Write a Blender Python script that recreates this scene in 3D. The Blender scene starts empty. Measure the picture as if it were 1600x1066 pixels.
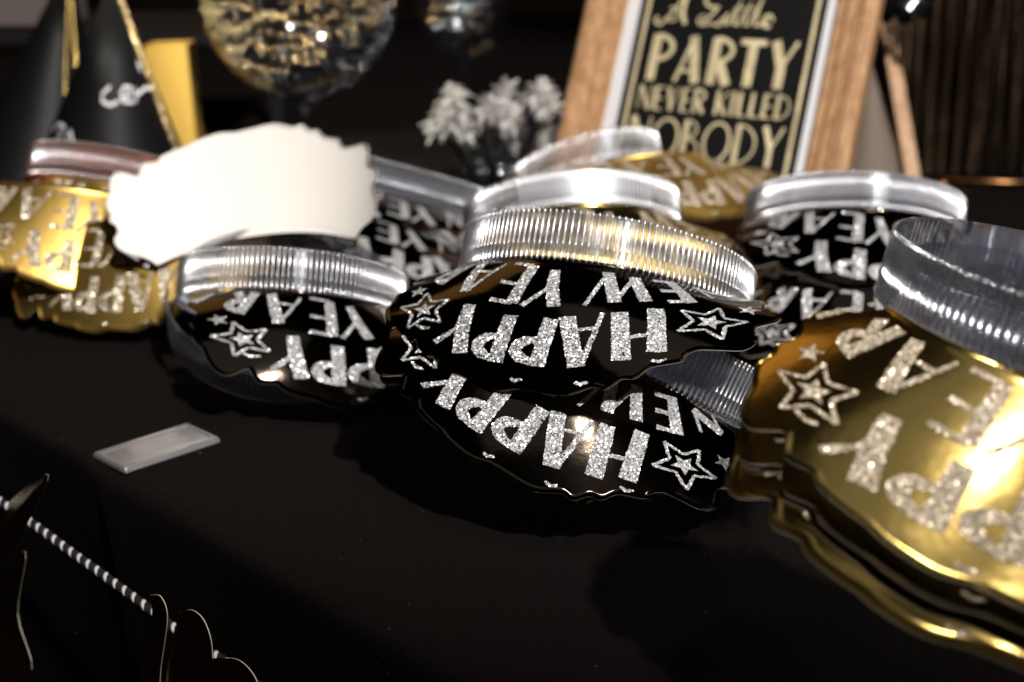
import bpy, bmesh, math, random
from mathutils import Vector, Matrix, noise
random.seed(7)
PI = math.pi
S = bpy.context.scene
COL = S.collection

# ------------------------------------------------------------------ camera
CAM_H, PITCH = 0.29, math.radians(18.5)
cam_d = bpy.data.cameras.new('camera'); cam = bpy.data.objects.new('camera', cam_d); COL.objects.link(cam)
cam.location = (0, 0, CAM_H); cam.rotation_euler = (PI/2 - PITCH, 0, 0)
cam_d.sensor_width = 36; cam_d.lens = 50; cam_d.clip_start = .02; cam_d.clip_end = 50
cam_d.dof.use_dof = True; cam_d.dof.focus_distance = .61; cam_d.dof.aperture_fstop = 6.9; cam_d.dof.aperture_blades = 0
S.camera = cam

# ------------------------------------------------------------------ world, lamps, exposure
W = bpy.data.worlds.new('World'); S.world = W; W.use_nodes = True
W.node_tree.nodes['Background'].inputs['Color'].default_value = (.55, .42, .34, 1)
W.node_tree.nodes['Background'].inputs['Strength'].default_value = .007
S.view_settings.view_transform = 'Standard'; S.view_settings.look = 'None'
S.view_settings.exposure = 0; S.view_settings.gamma = 1

def area(name, loc, target, size, power, color, shape='DISK', size_y=None, spread=None):
    l = bpy.data.lights.new(name, 'AREA'); l.shape = shape; l.size = size
    if size_y: l.size_y = size_y
    if spread: l.spread = spread
    l.energy = power; l.color = color
    o = bpy.data.objects.new(name, l); COL.objects.link(o); o.location = loc
    d = Vector(target) - Vector(loc); o.rotation_euler = d.to_track_quat('-Z', 'Y').to_euler()
    return o
def spot(name, loc, target, size, power, color, cone, blend):
    l = bpy.data.lights.new(name, 'SPOT'); l.shadow_soft_size = size; l.energy = power; l.color = color; l.spot_size = math.radians(cone); l.spot_blend = blend
    o = bpy.data.objects.new(name, l); COL.objects.link(o); o.location = loc; o.rotation_euler = (Vector(target)-Vector(loc)).to_track_quat('-Z', 'Y').to_euler(); return o
spot('shop_spotlight', (.85, -1.15, 2.2), (-.05, 1.26, .1), .06, 470, (1, .955, .9), 27, .5)
spot('band_fill_spot', (-1.15, -.55, 1.05), (.19, .47, .15), .05, 90, (1, .95, .92), 13, .5)  # added fill lamp, narrow cone brightens only the front gold tiara
area('ceiling_downlight', (.36, .16, 1.62), (.12, .5, .1), .15, 7, (1, .95, .87))
area('ceiling_panel', (.1, .42, 2.3), (.1, .42, 0), 1.3, 1.1, (.95, .95, .88), 'RECTANGLE', 1.3)
spot('bead_fill_spot', (-.75, .15, 1.5), (-.19, 1.29, .14), .03, 340, (1, .93, .8), 9.5, .3)  # added fill lamp aimed at the goblet to brighten its beads
area('warm_wall_lamp', (-.75, 2.3, 1.5), (0, .6, .1), 1.1, 1.7, (1, .55, .16), 'RECTANGLE', .8)

# ------------------------------------------------------------------ camera helper used only to lay things out (pixel of the 1600 px photo -> point)
FPX = 50/36*1600
def ray(px, py):
    x = (px-800)/FPX; u = -(py-533)/FPX
    return Vector((x, math.cos(PITCH)+u*math.sin(PITCH), -math.sin(PITCH)+u*math.cos(PITCH)))
def at_y(px, py, y):
    v = ray(px, py); return Vector((0, 0, CAM_H)) + v*(y/v.y)
def at_z(px, py, z=0.):
    v = ray(px, py); return Vector((0, 0, CAM_H)) + v*((z-CAM_H)/v.z)

# ------------------------------------------------------------------ tiara poses and the flat layout of their print (mm)
HATS = {
  'ct': [-0.4097, -2.9078, 0.7752, 0.0479, 0.7185, 0.0714, 0.0766, 0.8264, 9.26, 1.071, 0.1715, -0.5684],
  'lo': [0.5608, 3.4241, -0.6773, 0.0516, 0.6945, 0.0446, 0.0847, 0.9327, 3.8383, 0.965, 0.0403, -0.4328],
  'le': [0.965, -2.6887, 0.6446, -0.1338, 0.8271, 0.0322, 0.0685, 0.7772, 7.218, 0.9737, 0.3515, -0.4932],
  'rr': [0.0243, -2.9577, 0.7086, 0.2397, 0.9753, 0.041, 0.0739, 0.9639, 2.839, 1.118, -0.0696, -0.3396],
  'go': [-0.4638, -2.8564, 0.0922, 0.1964, 0.4887, 0.1269, 0.0697, 0.7221, 1.8609, 1.0777, -0.1096, -0.019],
  'rl': [0.6559, -2.7445, 0.302, -0.1112, 1.1396, 0.0333, 0.095, 0.3152, 8.5079, 0.9658, 0.1939, -0.5694],
  'wh': [0.1821, 0.3762, -3.0527, -0.1582, 0.8223, 0.0461, 0.0871, 0.6819, 0.0, 0.8628, -0.1492, 0.2932],
  'go2': [-0.3973, -2.898, 0.0961, 0.1924, 0.4927, 0.1189, 0.0697, 0.7221, 1.8609, 1.0777, -0.1096, -0.019],
  'go3': [-0.5139, -2.8874, 0.0775, 0.1984, 0.4907, 0.1154, 0.0697, 0.7221, 1.8609, 1.0777, -0.1096, -0.019],
  'go4': [-0.4311, -2.9228, 0.0863, 0.1899, 0.4897, 0.1104, 0.0697, 0.7221, 1.8609, 1.0777, -0.1096, -0.019],
  'lg1': [0.5383, -2.7681, 0.5559, -0.2733, 1.0129, 0.0552, 0.0782, 1.0689, 2.7425, 0.9987, 0.0717, -0.3901],
  'lg2': [0.6404, -2.8445, 0.5265, -0.3076, 0.9976, 0.0599, 0.0783, 1.071, 3.4375, 0.9987, 0.0986, -0.3174],
  'lg3': [-0.1078, -3.0804, 0.7133, -0.2434, 0.9724, 0.0365, 0.0784, 1.2012, 4.8916, 0.9944, 0.1094, -0.4572],
  'rr2': [-0.0236, -3.0951, 0.4586, 0.2394, 0.9719, 0.0265, 0.0765, 0.962, -0.7975, 1.1002, -0.0638, -0.3162],
  'rr3': [-0.1294, -3.1272, 0.3938, 0.2382, 0.9266, 0.0236, 0.0818, 1.0078, -3.8262, 1.0895, -0.0501, -0.285],
  'rl2': [0.6559, -2.7445, 0.302, -0.1152, 1.0896, 0.0273, 0.095, 0.3152, 8.5079, 0.9658, 0.1939, -0.5694],
  'rb': [0.4613, -2.965, 0.8221, 0.0419, 0.9608, 0.0429, 0.074, 0.8734, 10.2723, 1.0832, 0.175, -0.4903],
  'ra': [-0.8928, 2.8566, -0.8318, 0.086, 1.1226, 0.0428, 0.0751, 0.7502, 7.5474, 1.0686, 0.1819, -0.6086],
  'lo2': [-0.3702, -2.6785, 0.5414, 0.0496, 0.7065, 0.0376, 0.0847, 0.9327, 3.8383, 0.965, 0.0403, -0.4328],
  'go_band': [-0.5188, -2.8915, 0.0977, 0.1993, 0.4893, 0.1274, 0.0669, 0.5, 1, 1.1456, 0, 0],
  'go2_band': [-0.5188, -2.8915, 0.0977, 0.2033, 0.4953, 0.1164, 0.0659, 0.5, 1.0, 1.1456, 0.0, 0.0],
  'go3_band': [-0.5188, -2.8915, 0.0977, 0.2073, 0.5013, 0.1054, 0.0659, 0.5, 1.0, 1.1456, 0.0, 0.0],
  'go4_band': [-0.5188, -2.8915, 0.0977, 0.2113, 0.5073, 0.0944, 0.0659, 0.5, 1.0, 1.1456, 0.0, 0.0],
  'rr2_band': [0.0243, -2.9577, 0.7086, 0.2397, 0.9853, 0.038, 0.0728, 0.9639, 2.839, 1.118, -0.0696, -0.3396],
  'rr3_band': [0.0243, -2.9577, 0.7086, 0.2417, 0.9933, 0.038, 0.0728, 0.9639, 2.839, 1.118, -0.0696, -0.3396],
  'lg2_band': [0.5383, -2.7681, 0.5559, -0.2733, 1.0229, 0.0512, 0.0771, 1.0689, 2.7425, 0.9987, 0.0717, -0.3901],
  'lg3_band': [0.5383, -2.7681, 0.5559, -0.2693, 1.0309, 0.0492, 0.0771, 1.0689, 2.7425, 0.9987, 0.0717, -0.3901],
  'lo2_band': [0.5608, 3.4241, -0.6773, 0.0546, 0.7045, 0.0426, 0.0834, 0.9327, 3.8383, 0.965, 0.0403, -0.4328],
  'rl2_band': [0.6559, -2.7445, 0.302, -0.1112, 1.1516, 0.0313, 0.0936, 0.3152, 8.5079, 0.9658, 0.1939, -0.5694],
  'ra_band': [-0.8928, 2.8566, -0.8318, 0.06, 1.1226, 0.0428, 0.056, 0.7502, 7.5474, 1.3, 0.1819, -0.6086],
  'wh_band': [0.0017, 0.377, -2.7651, -0.1381, 0.8243, 0.0459, 0.0684, 0.5, 1, 1.1854, 0, 0],
}
KP = {'A1lf':(-17.5,34.7), 'A1rf':(-5.1,38.0), 'A1t':(-11.7,63.5), 'A2lf':(32.2,6.0), 'A2rf':(47.7,5.1), 'A2t':(41.6,28.2), 'E2b':(27.4,5.7), 'E2f':(16.9,6.7), 'E2t':(17.9,32.6), 'E2tr':(28.0,31.2), 'Eb':(-26.5,9.0), 'Ef':(-52.3,6.2), 'Et':(-52.5,23.3), 'Etr':(-39.9,25.1), 'HLf':(-35.8,30.6), 'HLt':(-35.3,56.2), 'HRf':(-23.2,33.9), 'HRt':(-25.2,60.2), 'Nlt':(-51.5,28.0), 'P1b':(12.2,58.7), 'P1f':(0.4,39.7), 'P1t':(1.7,64.2), 'P2b':(26.7,58.5), 'P2f':(16.1,39.5), 'P2t':(16.7,63.9), 'Rf':(56.4,4.3), 'Rt':(59.8,24.8), 'SL':(-52.8,40.0), 'SR':(54.6,43.0), 'Wlb':(-28.7,7.6), 'Wlt':(-32.5,25.9), 'Wmt':(-21.2,27.7), 'Wrb':(-17.4,6.4), 'Wrt':(-10.4,30.8), 'Xd':(77.5,2.6), 'Xt':(83.2,21.3), 'Y1f':(35.2,35.7), 'Y1l':(30.7,62.0), 'Y1r':(42.1,58.9), 'Y2f':(5.9,8.9), 'Y2l':(0.8,32.7), 'Y2r':(13.5,33.7), 'ss':(66.8,32.6)}

# ------------------------------------------------------------------ materials
def mat(name):
    m = bpy.data.materials.new(name); m.use_nodes = True
    nt = m.node_tree; b = nt.nodes['Principled BSDF']
    return m, nt, b
def N(nt, t, **kw):
    n = nt.nodes.new(t)
    for k, v in kw.items():
        if hasattr(n, k): setattr(n, k, v)
        else: n.inputs[k].default_value = v
    return n
def L(nt, a, b): nt.links.new(a, b)
def simple(name, col, rough=.5, metal=0., **kw):
    m, nt, b = mat(name)
    b.inputs['Base Color'].default_value = (*col, 1); b.inputs['Roughness'].default_value = rough; b.inputs['Metallic'].default_value = metal
    for k, v in kw.items(): b.inputs[k].default_value = v
    return m

def foil_mat(name, col, rough, wav=.1, smudge=.08):
    m, nt, b = mat(name)
    tc = N(nt, 'ShaderNodeTexCoord')
    n1 = N(nt, 'ShaderNodeTexNoise', Scale=38., Detail=3.); L(nt, tc.outputs['Object'], n1.inputs['Vector'])
    n2 = N(nt, 'ShaderNodeTexNoise', Scale=420., Detail=4.); L(nt, tc.outputs['Object'], n2.inputs['Vector'])
    bp = N(nt, 'ShaderNodeBump', Strength=wav, Distance=.004); L(nt, n1.outputs['Fac'], bp.inputs['Height'])
    bp2 = N(nt, 'ShaderNodeBump', Strength=.035, Distance=.0006); L(nt, n2.outputs['Fac'], bp2.inputs['Height']); L(nt, bp.outputs['Normal'], bp2.inputs['Normal'])
    L(nt, bp2.outputs['Normal'], b.inputs['Normal'])
    mr = N(nt, 'ShaderNodeMapRange'); mr.inputs['To Min'].default_value = rough; mr.inputs['To Max'].default_value = rough+smudge
    n3 = N(nt, 'ShaderNodeTexNoise', Scale=60., Detail=6.); L(nt, tc.outputs['Object'], n3.inputs['Vector']); L(nt, n3.outputs['Fac'], mr.inputs['Value'])
    L(nt, mr.outputs['Result'], b.inputs['Roughness'])
    b.inputs['Base Color'].default_value = (*col, 1); b.inputs['Metallic'].default_value = 1
    return m
M_GOLD = foil_mat('gold_foil', (.62, .44, .14), .14)
M_GOLD_LIT = foil_mat('lit_gold_foil', (.86, .56, .15), .34)  # same foil as gold_foil; brighter, rougher base stands in for amber reflections
M_BLACK = foil_mat('black_foil', (.07, .055, .045), .07, .06, .04)

def glitter_mat(name, c0, c1, scale=1500, holes=.12):
    m, nt, b = mat(name)
    tc = N(nt, 'ShaderNodeTexCoord')
    v = N(nt, 'ShaderNodeTexVoronoi', Scale=scale); L(nt, tc.outputs['Object'], v.inputs['Vector'])
    sep = N(nt, 'ShaderNodeSeparateColor'); L(nt, v.outputs['Color'], sep.inputs[0])
    mx = N(nt, 'ShaderNodeMix', data_type='RGBA'); mx.inputs[6].default_value = (*c0, 1); mx.inputs[7].default_value = (*c1, 1)
    L(nt, sep.outputs[0], mx.inputs[0]); L(nt, mx.outputs[2], b.inputs['Base Color'])
    sub = N(nt, 'ShaderNodeVectorMath', operation='SUBTRACT'); L(nt, v.outputs['Color'], sub.inputs[0]); sub.inputs[1].default_value = (.5, .5, .5)
    sc = N(nt, 'ShaderNodeVectorMath', operation='SCALE'); L(nt, sub.outputs[0], sc.inputs[0]); sc.inputs['Scale'].default_value = 1.5
    g = N(nt, 'ShaderNodeNewGeometry')
    ad = N(nt, 'ShaderNodeVectorMath', operation='ADD'); L(nt, g.outputs['Normal'], ad.inputs[0]); L(nt, sc.outputs[0], ad.inputs[1])
    nm = N(nt, 'ShaderNodeVectorMath', operation='NORMALIZE'); L(nt, ad.outputs[0], nm.inputs[0]); L(nt, nm.outputs[0], b.inputs['Normal'])
    b.inputs['Metallic'].default_value = .45; b.inputs['Roughness'].default_value = .3
    # bare specks where the flakes are missing
    n = N(nt, 'ShaderNodeTexNoise', Scale=1100., Detail=2.); L(nt, tc.outputs['Object'], n.inputs['Vector'])
    gt = N(nt, 'ShaderNodeMath', operation='LESS_THAN'); gt.inputs[1].default_value = .5-.5*(.5-holes)*.75; L(nt, n.outputs['Fac'], gt.inputs[0])
    tr = N(nt, 'ShaderNodeBsdfTransparent'); ms = N(nt, 'ShaderNodeMixShader')
    L(nt, gt.outputs[0], ms.inputs[0]); L(nt, b.outputs[0], ms.inputs[1]); L(nt, tr.outputs[0], ms.inputs[2])
    L(nt, ms.outputs[0], nt.nodes['Material Output'].inputs['Surface'])
    return m
M_SILVER_GL = glitter_mat('silver_glitter', (.3, .3, .31), (.95, .95, .97))
M_GOLD_GL = glitter_mat('champagne_glitter', (.3, .22, .13), (.98, .86, .68))

def paper_mat():
    m, nt, b = mat('white_card_back')
    tc = N(nt, 'ShaderNodeTexCoord'); n = N(nt, 'ShaderNodeTexNoise', Scale=900., Detail=4.); L(nt, tc.outputs['Object'], n.inputs['Vector'])
    bp = N(nt, 'ShaderNodeBump', Strength=.06, Distance=.0005); L(nt, n.outputs['Fac'], bp.inputs['Height']); L(nt, bp.outputs['Normal'], b.inputs['Normal'])
    b.inputs['Base Color'].default_value = (.86, .82, .77, 1); b.inputs['Roughness'].default_value = .8
    return m
M_PAPER = paper_mat()
M_EDGE = simple('card_edge', (.6, .53, .42), .5)
M_EDGE_DK = simple('foil_cut_edge', (.62, .58, .52), .4)

def clear_mat(name, tint=(.93, .94, .97), gloss=.34, diff=.07, rough=.07, thin=.65):
    m, nt, b = mat(name)
    nt.nodes.remove(b)
    gl = N(nt, 'ShaderNodeBsdfGlass', IOR=1.5, Roughness=rough*.6); gl.inputs['Color'].default_value = (*tint, 1)
    tr = N(nt, 'ShaderNodeBsdfTransparent'); tr.inputs[0].default_value = (*tint, 1)
    gs = N(nt, 'ShaderNodeBsdfAnisotropic'); gs.inputs['Roughness'].default_value = rough*2.4; gs.inputs['Color'].default_value = (.86, .87, .92, 1)
    df = N(nt, 'ShaderNodeBsdfTranslucent'); df.inputs[0].default_value = (.8, .8, .84, 1)
    dd = N(nt, 'ShaderNodeBsdfDiffuse'); dd.inputs[0].default_value = (.8, .8, .84, 1)
    a1 = N(nt, 'ShaderNodeMixShader'); a1.inputs[0].default_value = thin; L(nt, gl.outputs[0], a1.inputs[1]); L(nt, tr.outputs[0], a1.inputs[2])
    a2 = N(nt, 'ShaderNodeMixShader'); a2.inputs[0].default_value = gloss; L(nt, a1.outputs[0], a2.inputs[1]); L(nt, gs.outputs[0], a2.inputs[2])
    a3 = N(nt, 'ShaderNodeMixShader'); a3.inputs[0].default_value = .4; L(nt, dd.outputs[0], a3.inputs[1]); L(nt, df.outputs[0], a3.inputs[2])
    a4 = N(nt, 'ShaderNodeMixShader'); a4.inputs[0].default_value = diff; L(nt, a2.outputs[0], a4.inputs[1]); L(nt, a3.outputs[0], a4.inputs[2])
    L(nt, a4.outputs[0], nt.nodes['Material Output'].inputs['Surface'])
    return m
M_BAND = clear_mat('clear_plastic_band', gloss=.06, diff=.010, rough=.05)
M_RIB = clear_mat('clear_plastic_rib', gloss=.5, diff=.17, rough=.09)
M_RIB_C = clear_mat('polished_rib', gloss=.62, diff=.05, rough=.05)
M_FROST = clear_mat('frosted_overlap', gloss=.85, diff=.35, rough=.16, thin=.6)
M_RIB_A = clear_mat('amber_lit_rib', tint=(.95, .5, .2), gloss=.3, diff=.12, rough=.09)  # clear rib; gold reflected in it is put into the tint
M_GLASS = clear_mat('clear_glass', gloss=.02, diff=.001, rough=.02, thin=.93)
M_BAND_A = clear_mat('amber_lit_band', tint=(.95, .55, .22), gloss=.12, diff=.06, rough=.05)  # clear band; amber light from the gold cards is painted as tint
M_TAG = clear_mat('clear_tag_plastic', tint=(.9, .87, .86), gloss=.35, diff=.2, rough=.12)

def cloth_mat():
    m, nt, b = mat('black_tablecloth')
    tc = N(nt, 'ShaderNodeTexCoord')
    wv = []
    for ax, sc in (('X', 1500.), ('Y', 1500.)):
        w = N(nt, 'ShaderNodeTexWave', Scale=sc/6.28); w.bands_direction = ax; w.inputs['Distortion'].default_value = 4.; w.inputs['Detail Scale'].default_value = 6.; L(nt, tc.outputs['Object'], w.inputs['Vector']); wv.append(w)
    mx = N(nt, 'ShaderNodeMath', operation='MAXIMUM'); L(nt, wv[0].outputs['Fac'], mx.inputs[0]); L(nt, wv[1].outputs['Fac'], mx.inputs[1])
    nz = N(nt, 'ShaderNodeTexNoise', Scale=1500., Detail=3.); L(nt, tc.outputs['Object'], nz.inputs['Vector'])
    ad = N(nt, 'ShaderNodeMath', operation='ADD'); L(nt, mx.outputs[0], ad.inputs[0]); L(nt, nz.outputs['Fac'], ad.inputs[1])
    bp = N(nt, 'ShaderNodeBump', Strength=.9, Distance=.0009); L(nt, ad.outputs[0], bp.inputs['Height']); L(nt, bp.outputs['Normal'], b.inputs['Normal'])
    # lint: sparse pale specks and short fibres
    v = N(nt, 'ShaderNodeTexVoronoi', Scale=150.); L(nt, tc.outputs['Object'], v.inputs['Vector'])
    lt = N(nt, 'ShaderNodeMath', operation='LESS_THAN'); lt.inputs[1].default_value = .035; L(nt, v.outputs['Distance'], lt.inputs[0])
    sp = N(nt, 'ShaderNodeSeparateColor'); L(nt, v.outputs['Color'], sp.inputs[0])
    g2 = N(nt, 'ShaderNodeMath', operation='GREATER_THAN'); g2.inputs[1].default_value = .55; L(nt, sp.outputs[0], g2.inputs[0])
    ml = N(nt, 'ShaderNodeMath', operation='MULTIPLY'); L(nt, lt.outputs[0], ml.inputs[0]); L(nt, g2.outputs[0], ml.inputs[1])
    cl = N(nt, 'ShaderNodeMix', data_type='RGBA'); cl.inputs[6].default_value = (.0022, .0016, .0015, 1); cl.inputs[7].default_value = (.35, .33, .3, 1)
    nl = N(nt, 'ShaderNodeTexNoise', Scale=900., Detail=2.); L(nt, tc.outputs['Object'], nl.inputs['Vector'])
    rm = N(nt, 'ShaderNodeMapRange'); rm.inputs['From Min'].default_value = .35; rm.inputs['From Max'].default_value = .7; rm.inputs['To Min'].default_value = .5; rm.inputs['To Max'].default_value = 2.2; L(nt, nl.outputs['Fac'], rm.inputs['Value'])
    L(nt, ml.outputs[0], cl.inputs[0])
    vm = N(nt, 'ShaderNodeVectorMath', operation='SCALE'); L(nt, cl.outputs[2], vm.inputs[0]); L(nt, rm.outputs[0], vm.inputs['Scale']); L(nt, vm.outputs[0], b.inputs['Base Color'])
    b.inputs['Roughness'].default_value = .95; b.inputs['Specular IOR Level'].default_value = .05
    b.inputs['Sheen Weight'].default_value = .013; b.inputs['Sheen Roughness'].default_value = .35; b.inputs['Sheen Tint'].default_value = (1, .8, .76, 1)
    return m
M_CLOTH = cloth_mat()

def wood_mat(name, c0, c1, rot=(0, 0, 0)):
    m, nt, b = mat(name)
    tc = N(nt, 'ShaderNodeTexCoord'); mp = N(nt, 'ShaderNodeMapping'); mp.inputs['Scale'].default_value = (160, 160, 7); mp.inputs['Rotation'].default_value = rot
    L(nt, tc.outputs['Object'], mp.inputs['Vector'])
    n = N(nt, 'ShaderNodeTexNoise', Scale=1., Detail=5., Roughness=.65); L(nt, mp.outputs[0], n.inputs['Vector'])
    cr = N(nt, 'ShaderNodeValToRGB'); cr.color_ramp.elements[0].position = .35; cr.color_ramp.elements[1].position = .68
    cr.color_ramp.elements[0].color = (*c0, 1); cr.color_ramp.elements[1].color = (*c1, 1)
    L(nt, n.outputs['Fac'], cr.inputs['Fac']); L(nt, cr.outputs[0], b.inputs['Base Color']); b.inputs['Roughness'].default_value = .45
    bp = N(nt, 'ShaderNodeBump', Strength=.15, Distance=.001); L(nt, n.outputs['Fac'], bp.inputs['Height']); L(nt, bp.outputs['Normal'], b.inputs['Normal'])
    return m
M_WOOD = wood_mat('oak', (.36, .18, .08), (.60, .36, .19))
M_WOOD_H = wood_mat('oak_rail', (.36, .18, .08), (.60, .36, .19), (0, PI/2, 0))
M_MAT = simple('white_mount', (.75, .75, .78), .7)
M_POSTER = simple('black_poster', (.006, .006, .006), .35)
M_PGOLD = foil_mat('poster_gold_print', (.80, .68, .42), .36, 1.2, .25)
M_PGOLD.node_tree.nodes['Principled BSDF'].inputs['Metallic'].default_value = .35

# ------------------------------------------------------------------ object helpers
def tag(o, label=None, cat=None, group=None, kind=None):
    if label: o['label'] = label
    if cat: o['category'] = cat
    if group: o['group'] = group
    if kind: o['kind'] = kind
    return o
def empty(name, loc=(0, 0, 0), label=None, cat=None, group=None):
    o = bpy.data.objects.new(name, None); o.empty_display_size = .01; COL.objects.link(o); o.location = loc
    return tag(o, label, cat, group)
def mesh(name, verts, faces, m, parent=None, smooth=True, mi=None):
    me = bpy.data.meshes.new(name); me.from_pydata([tuple(v) for v in verts], [], faces)
    for x in (m if isinstance(m, (list, tuple)) else [m]): me.materials.append(x)
    if mi: me.polygons.foreach_set('material_index', mi)
    if smooth: me.polygons.foreach_set('use_smooth', [True]*len(me.polygons))
    me.update()
    o = bpy.data.objects.new(name, me); COL.objects.link(o)
    if parent: put(o, parent)
    return o
def put(o, parent):
    # all geometry is written in world coordinates: keep it there under its parent
    o.parent = parent
    p = parent; off = Vector((0, 0, 0))
    while p: off += p.location; p = p.parent
    o.location = -off
class MB:
    def __init__(s): s.v = []; s.f = []; s.m = []
    def add(s, v, f, mi=0):
        b = len(s.v); s.v += [Vector(x) for x in v]; s.f += [tuple(i+b for i in q) for q in f]; s.m += [mi]*len(f)
    def box(s, M, sx, sy, sz, mi=0):
        v = [M @ Vector((x*sx/2, y*sy/2, z*sz/2)) for x in (-1, 1) for y in (-1, 1) for z in (-1, 1)]
        s.add(v, [(0, 1, 3, 2), (4, 6, 7, 5), (0, 4, 5, 1), (2, 3, 7, 6), (0, 2, 6, 4), (1, 5, 7, 3)], mi)
    def tube(s, pts, r, seg=8, mi=0, caps=True):
        pts = [Vector(p) for p in pts]; rs = r if isinstance(r, (list, tuple)) else [r]*len(pts)
        up = Vector((0, 0, 1)); vs = []
        n_prev = None
        for i, p in enumerate(pts):
            d = (pts[min(i+1, len(pts)-1)] - pts[max(i-1, 0)]).normalized()
            n = (n_prev - d*n_prev.dot(d)) if n_prev else (up.cross(d) if abs(d.dot(up)) < .95 else Vector((1, 0, 0)).cross(d))
            n.normalize(); n_prev = n; b = d.cross(n)
            vs += [p + (n*math.cos(2*PI*k/seg) + b*math.sin(2*PI*k/seg))*rs[i] for k in range(seg)]
        fs = [(i*seg+k, i*seg+(k+1) % seg, (i+1)*seg+(k+1) % seg, (i+1)*seg+k) for i in range(len(pts)-1) for k in range(seg)]
        if caps: fs += [tuple(range(seg))[::-1], tuple((len(pts)-1)*seg+k for k in range(seg))]
        s.add(vs, fs, mi)
    def lathe(s, prof, M=Matrix(), seg=32, mi=0):
        vs = [M @ Vector((r*math.cos(2*PI*k/seg), r*math.sin(2*PI*k/seg), z)) for r, z in prof for k in range(seg)]
        fs = [(i*seg+k, i*seg+(k+1) % seg, (i+1)*seg+(k+1) % seg, (i+1)*seg+k) for i in range(len(prof)-1) for k in range(seg)]
        s.add(vs, fs, mi)
    def build(s, name, m, parent=None, smooth=True):
        return mesh(name, s.v, s.f, m, parent, smooth, s.m)

# ------------------------------------------------------------------ printed lettering, as strokes in card millimetres
# a stroke is (points, widths); P() looks a letter corner up on the flat card
def K(n): return Vector(KP[n])
def lerp(a, b, t): return a + (b-a)*t
def bowl(foot, top, edge, lo=.42, w=4.6):
    h = (top-foot).length; up = (top-foot)/h; side = Vector((up.y, -up.x))
    rx = max((edge-lerp(foot, top, .7)).dot(side) - w*.35, 3); c = foot + up*h*(1+lo)/2*.985; ry = h*(1-lo)/2 - w*.35
    return ([c + up*ry*math.cos(t) + side*rx*(max(math.sin(t), 0)**.8) for t in [PI*i/14 for i in range(15)]], [w*.75]*3 + [w]*9 + [w*.75]*3)
T, t_ = 5.9, 1.7
def strokes_happy():
    s = []
    s += [([K('HLf'), K('HLt')], [T, T]), ([K('HRf'), K('HRt')], [T, T]), ([lerp(K('HLf'), K('HLt'), .60), lerp(K('HRf'), K('HRt'), .56)], [t_, t_*1.2])]
    a, l, r = K('A1t'), K('A1lf'), K('A1rf'); s += [([r, a], [T, T*.95]), ([l, a + Vector((-1.2, -.5))], [t_*.9, t_*1.3]), ([lerp(l, a, .30), lerp(r, a, .30)], [t_, t_])]
    for q in ('P1', 'P2'):
        f, t, b = K(q+'f'), K(q+'t'), K(q+'b'); s += [([f, t], [T*.95, T*.95]), bowl(f, t, b)]
    f, l, r = K('Y1f'), K('Y1l'), K('Y1r'); s += [([f, lerp(f, l, .5)+Vector((.6, 0)), l], [T*.9, T, T]), ([lerp(f, l, .42), r], [t_, t_*1.5])]
    return s
def strokes_year():
    s = []; B = 5.2
    nlf, nlt, nrf, nrt = Vector((-68, 5)), Vector((-71, 15)), Vector((-57, 7)), Vector((-60, 19))
    s += [([nlf, nlt], [t_, t_]), ([nlt, nrf], [B, B*.8]), ([nrf, nrt], [t_, t_])]
    f, t = Vector((-45.5, 5)), Vector((-49.5, 25)); s += [([f, t], [B, B])] + [([lerp(f, t, k), lerp(f, t, k) + Vector((8.5, 1.2))], [t_*1.2, t_*1.5]) for k in (.06, .5, .94)]
    s += [([K('Wlt'), K('Wlb')], [B, B]), ([K('Wlb'), K('Wmt')], [t_, t_]), ([K('Wmt'), K('Wrb')], [B, B]), ([K('Wrb'), K('Wrt')], [t_, t_])]
    f, l, r = K('Y2f'), K('Y2l'), K('Y2r'); s += [([f, lerp(f, l, .5)+Vector((.8, 0)), l], [B*.85, B, B]), ([lerp(f, l, .42), r], [t_, t_*1.4])]
    f, t = K('E2f'), K('E2t'); s += [([f, t], [B, B]), ([f, K('E2b')], [t_*1.3, t_*1.3]), ([t, K('E2tr')], [t_*1.3, t_*1.4]), ([lerp(f, t, .55), lerp(K('E2b'), K('E2tr'), .55)], [t_, t_*1.3])]
    a, l, r = K('A2t'), K('A2lf'), K('A2rf'); s += [([r, a], [B, B]), ([l, a], [t_*.9, t_*1.1]), ([lerp(l, a, .32), lerp(r, a, .32)], [t_, t_])]
    f, t = K('Rf'), K('Rt'); s += [([f, t], [B, B]), bowl(f, t, lerp(f, t, .7) + Vector((9.5, 2)), .42, 4.2), ([lerp(f, t, .45) + Vector((3, 0)), f + Vector((9.5, .8))], [B*.8, B])]
    x0, x1 = K('Xd'), K('Xt'); s += [([lerp(x0, x1, .3), lerp(x0, x1, .6), x1], [1.6, 3, 4.4])]; s += [([x0 - Vector((0, 1.4)), x0 + Vector((0, 1.2))], [3, 3])]
    return s
def star_pts(c, r, q=.45, ph=0): return [Vector(c) + Vector((math.cos(PI/2+ph+i*PI/5), math.sin(PI/2+ph+i*PI/5)))*(r if i % 2 == 0 else r*q) for i in range(10)]

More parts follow.
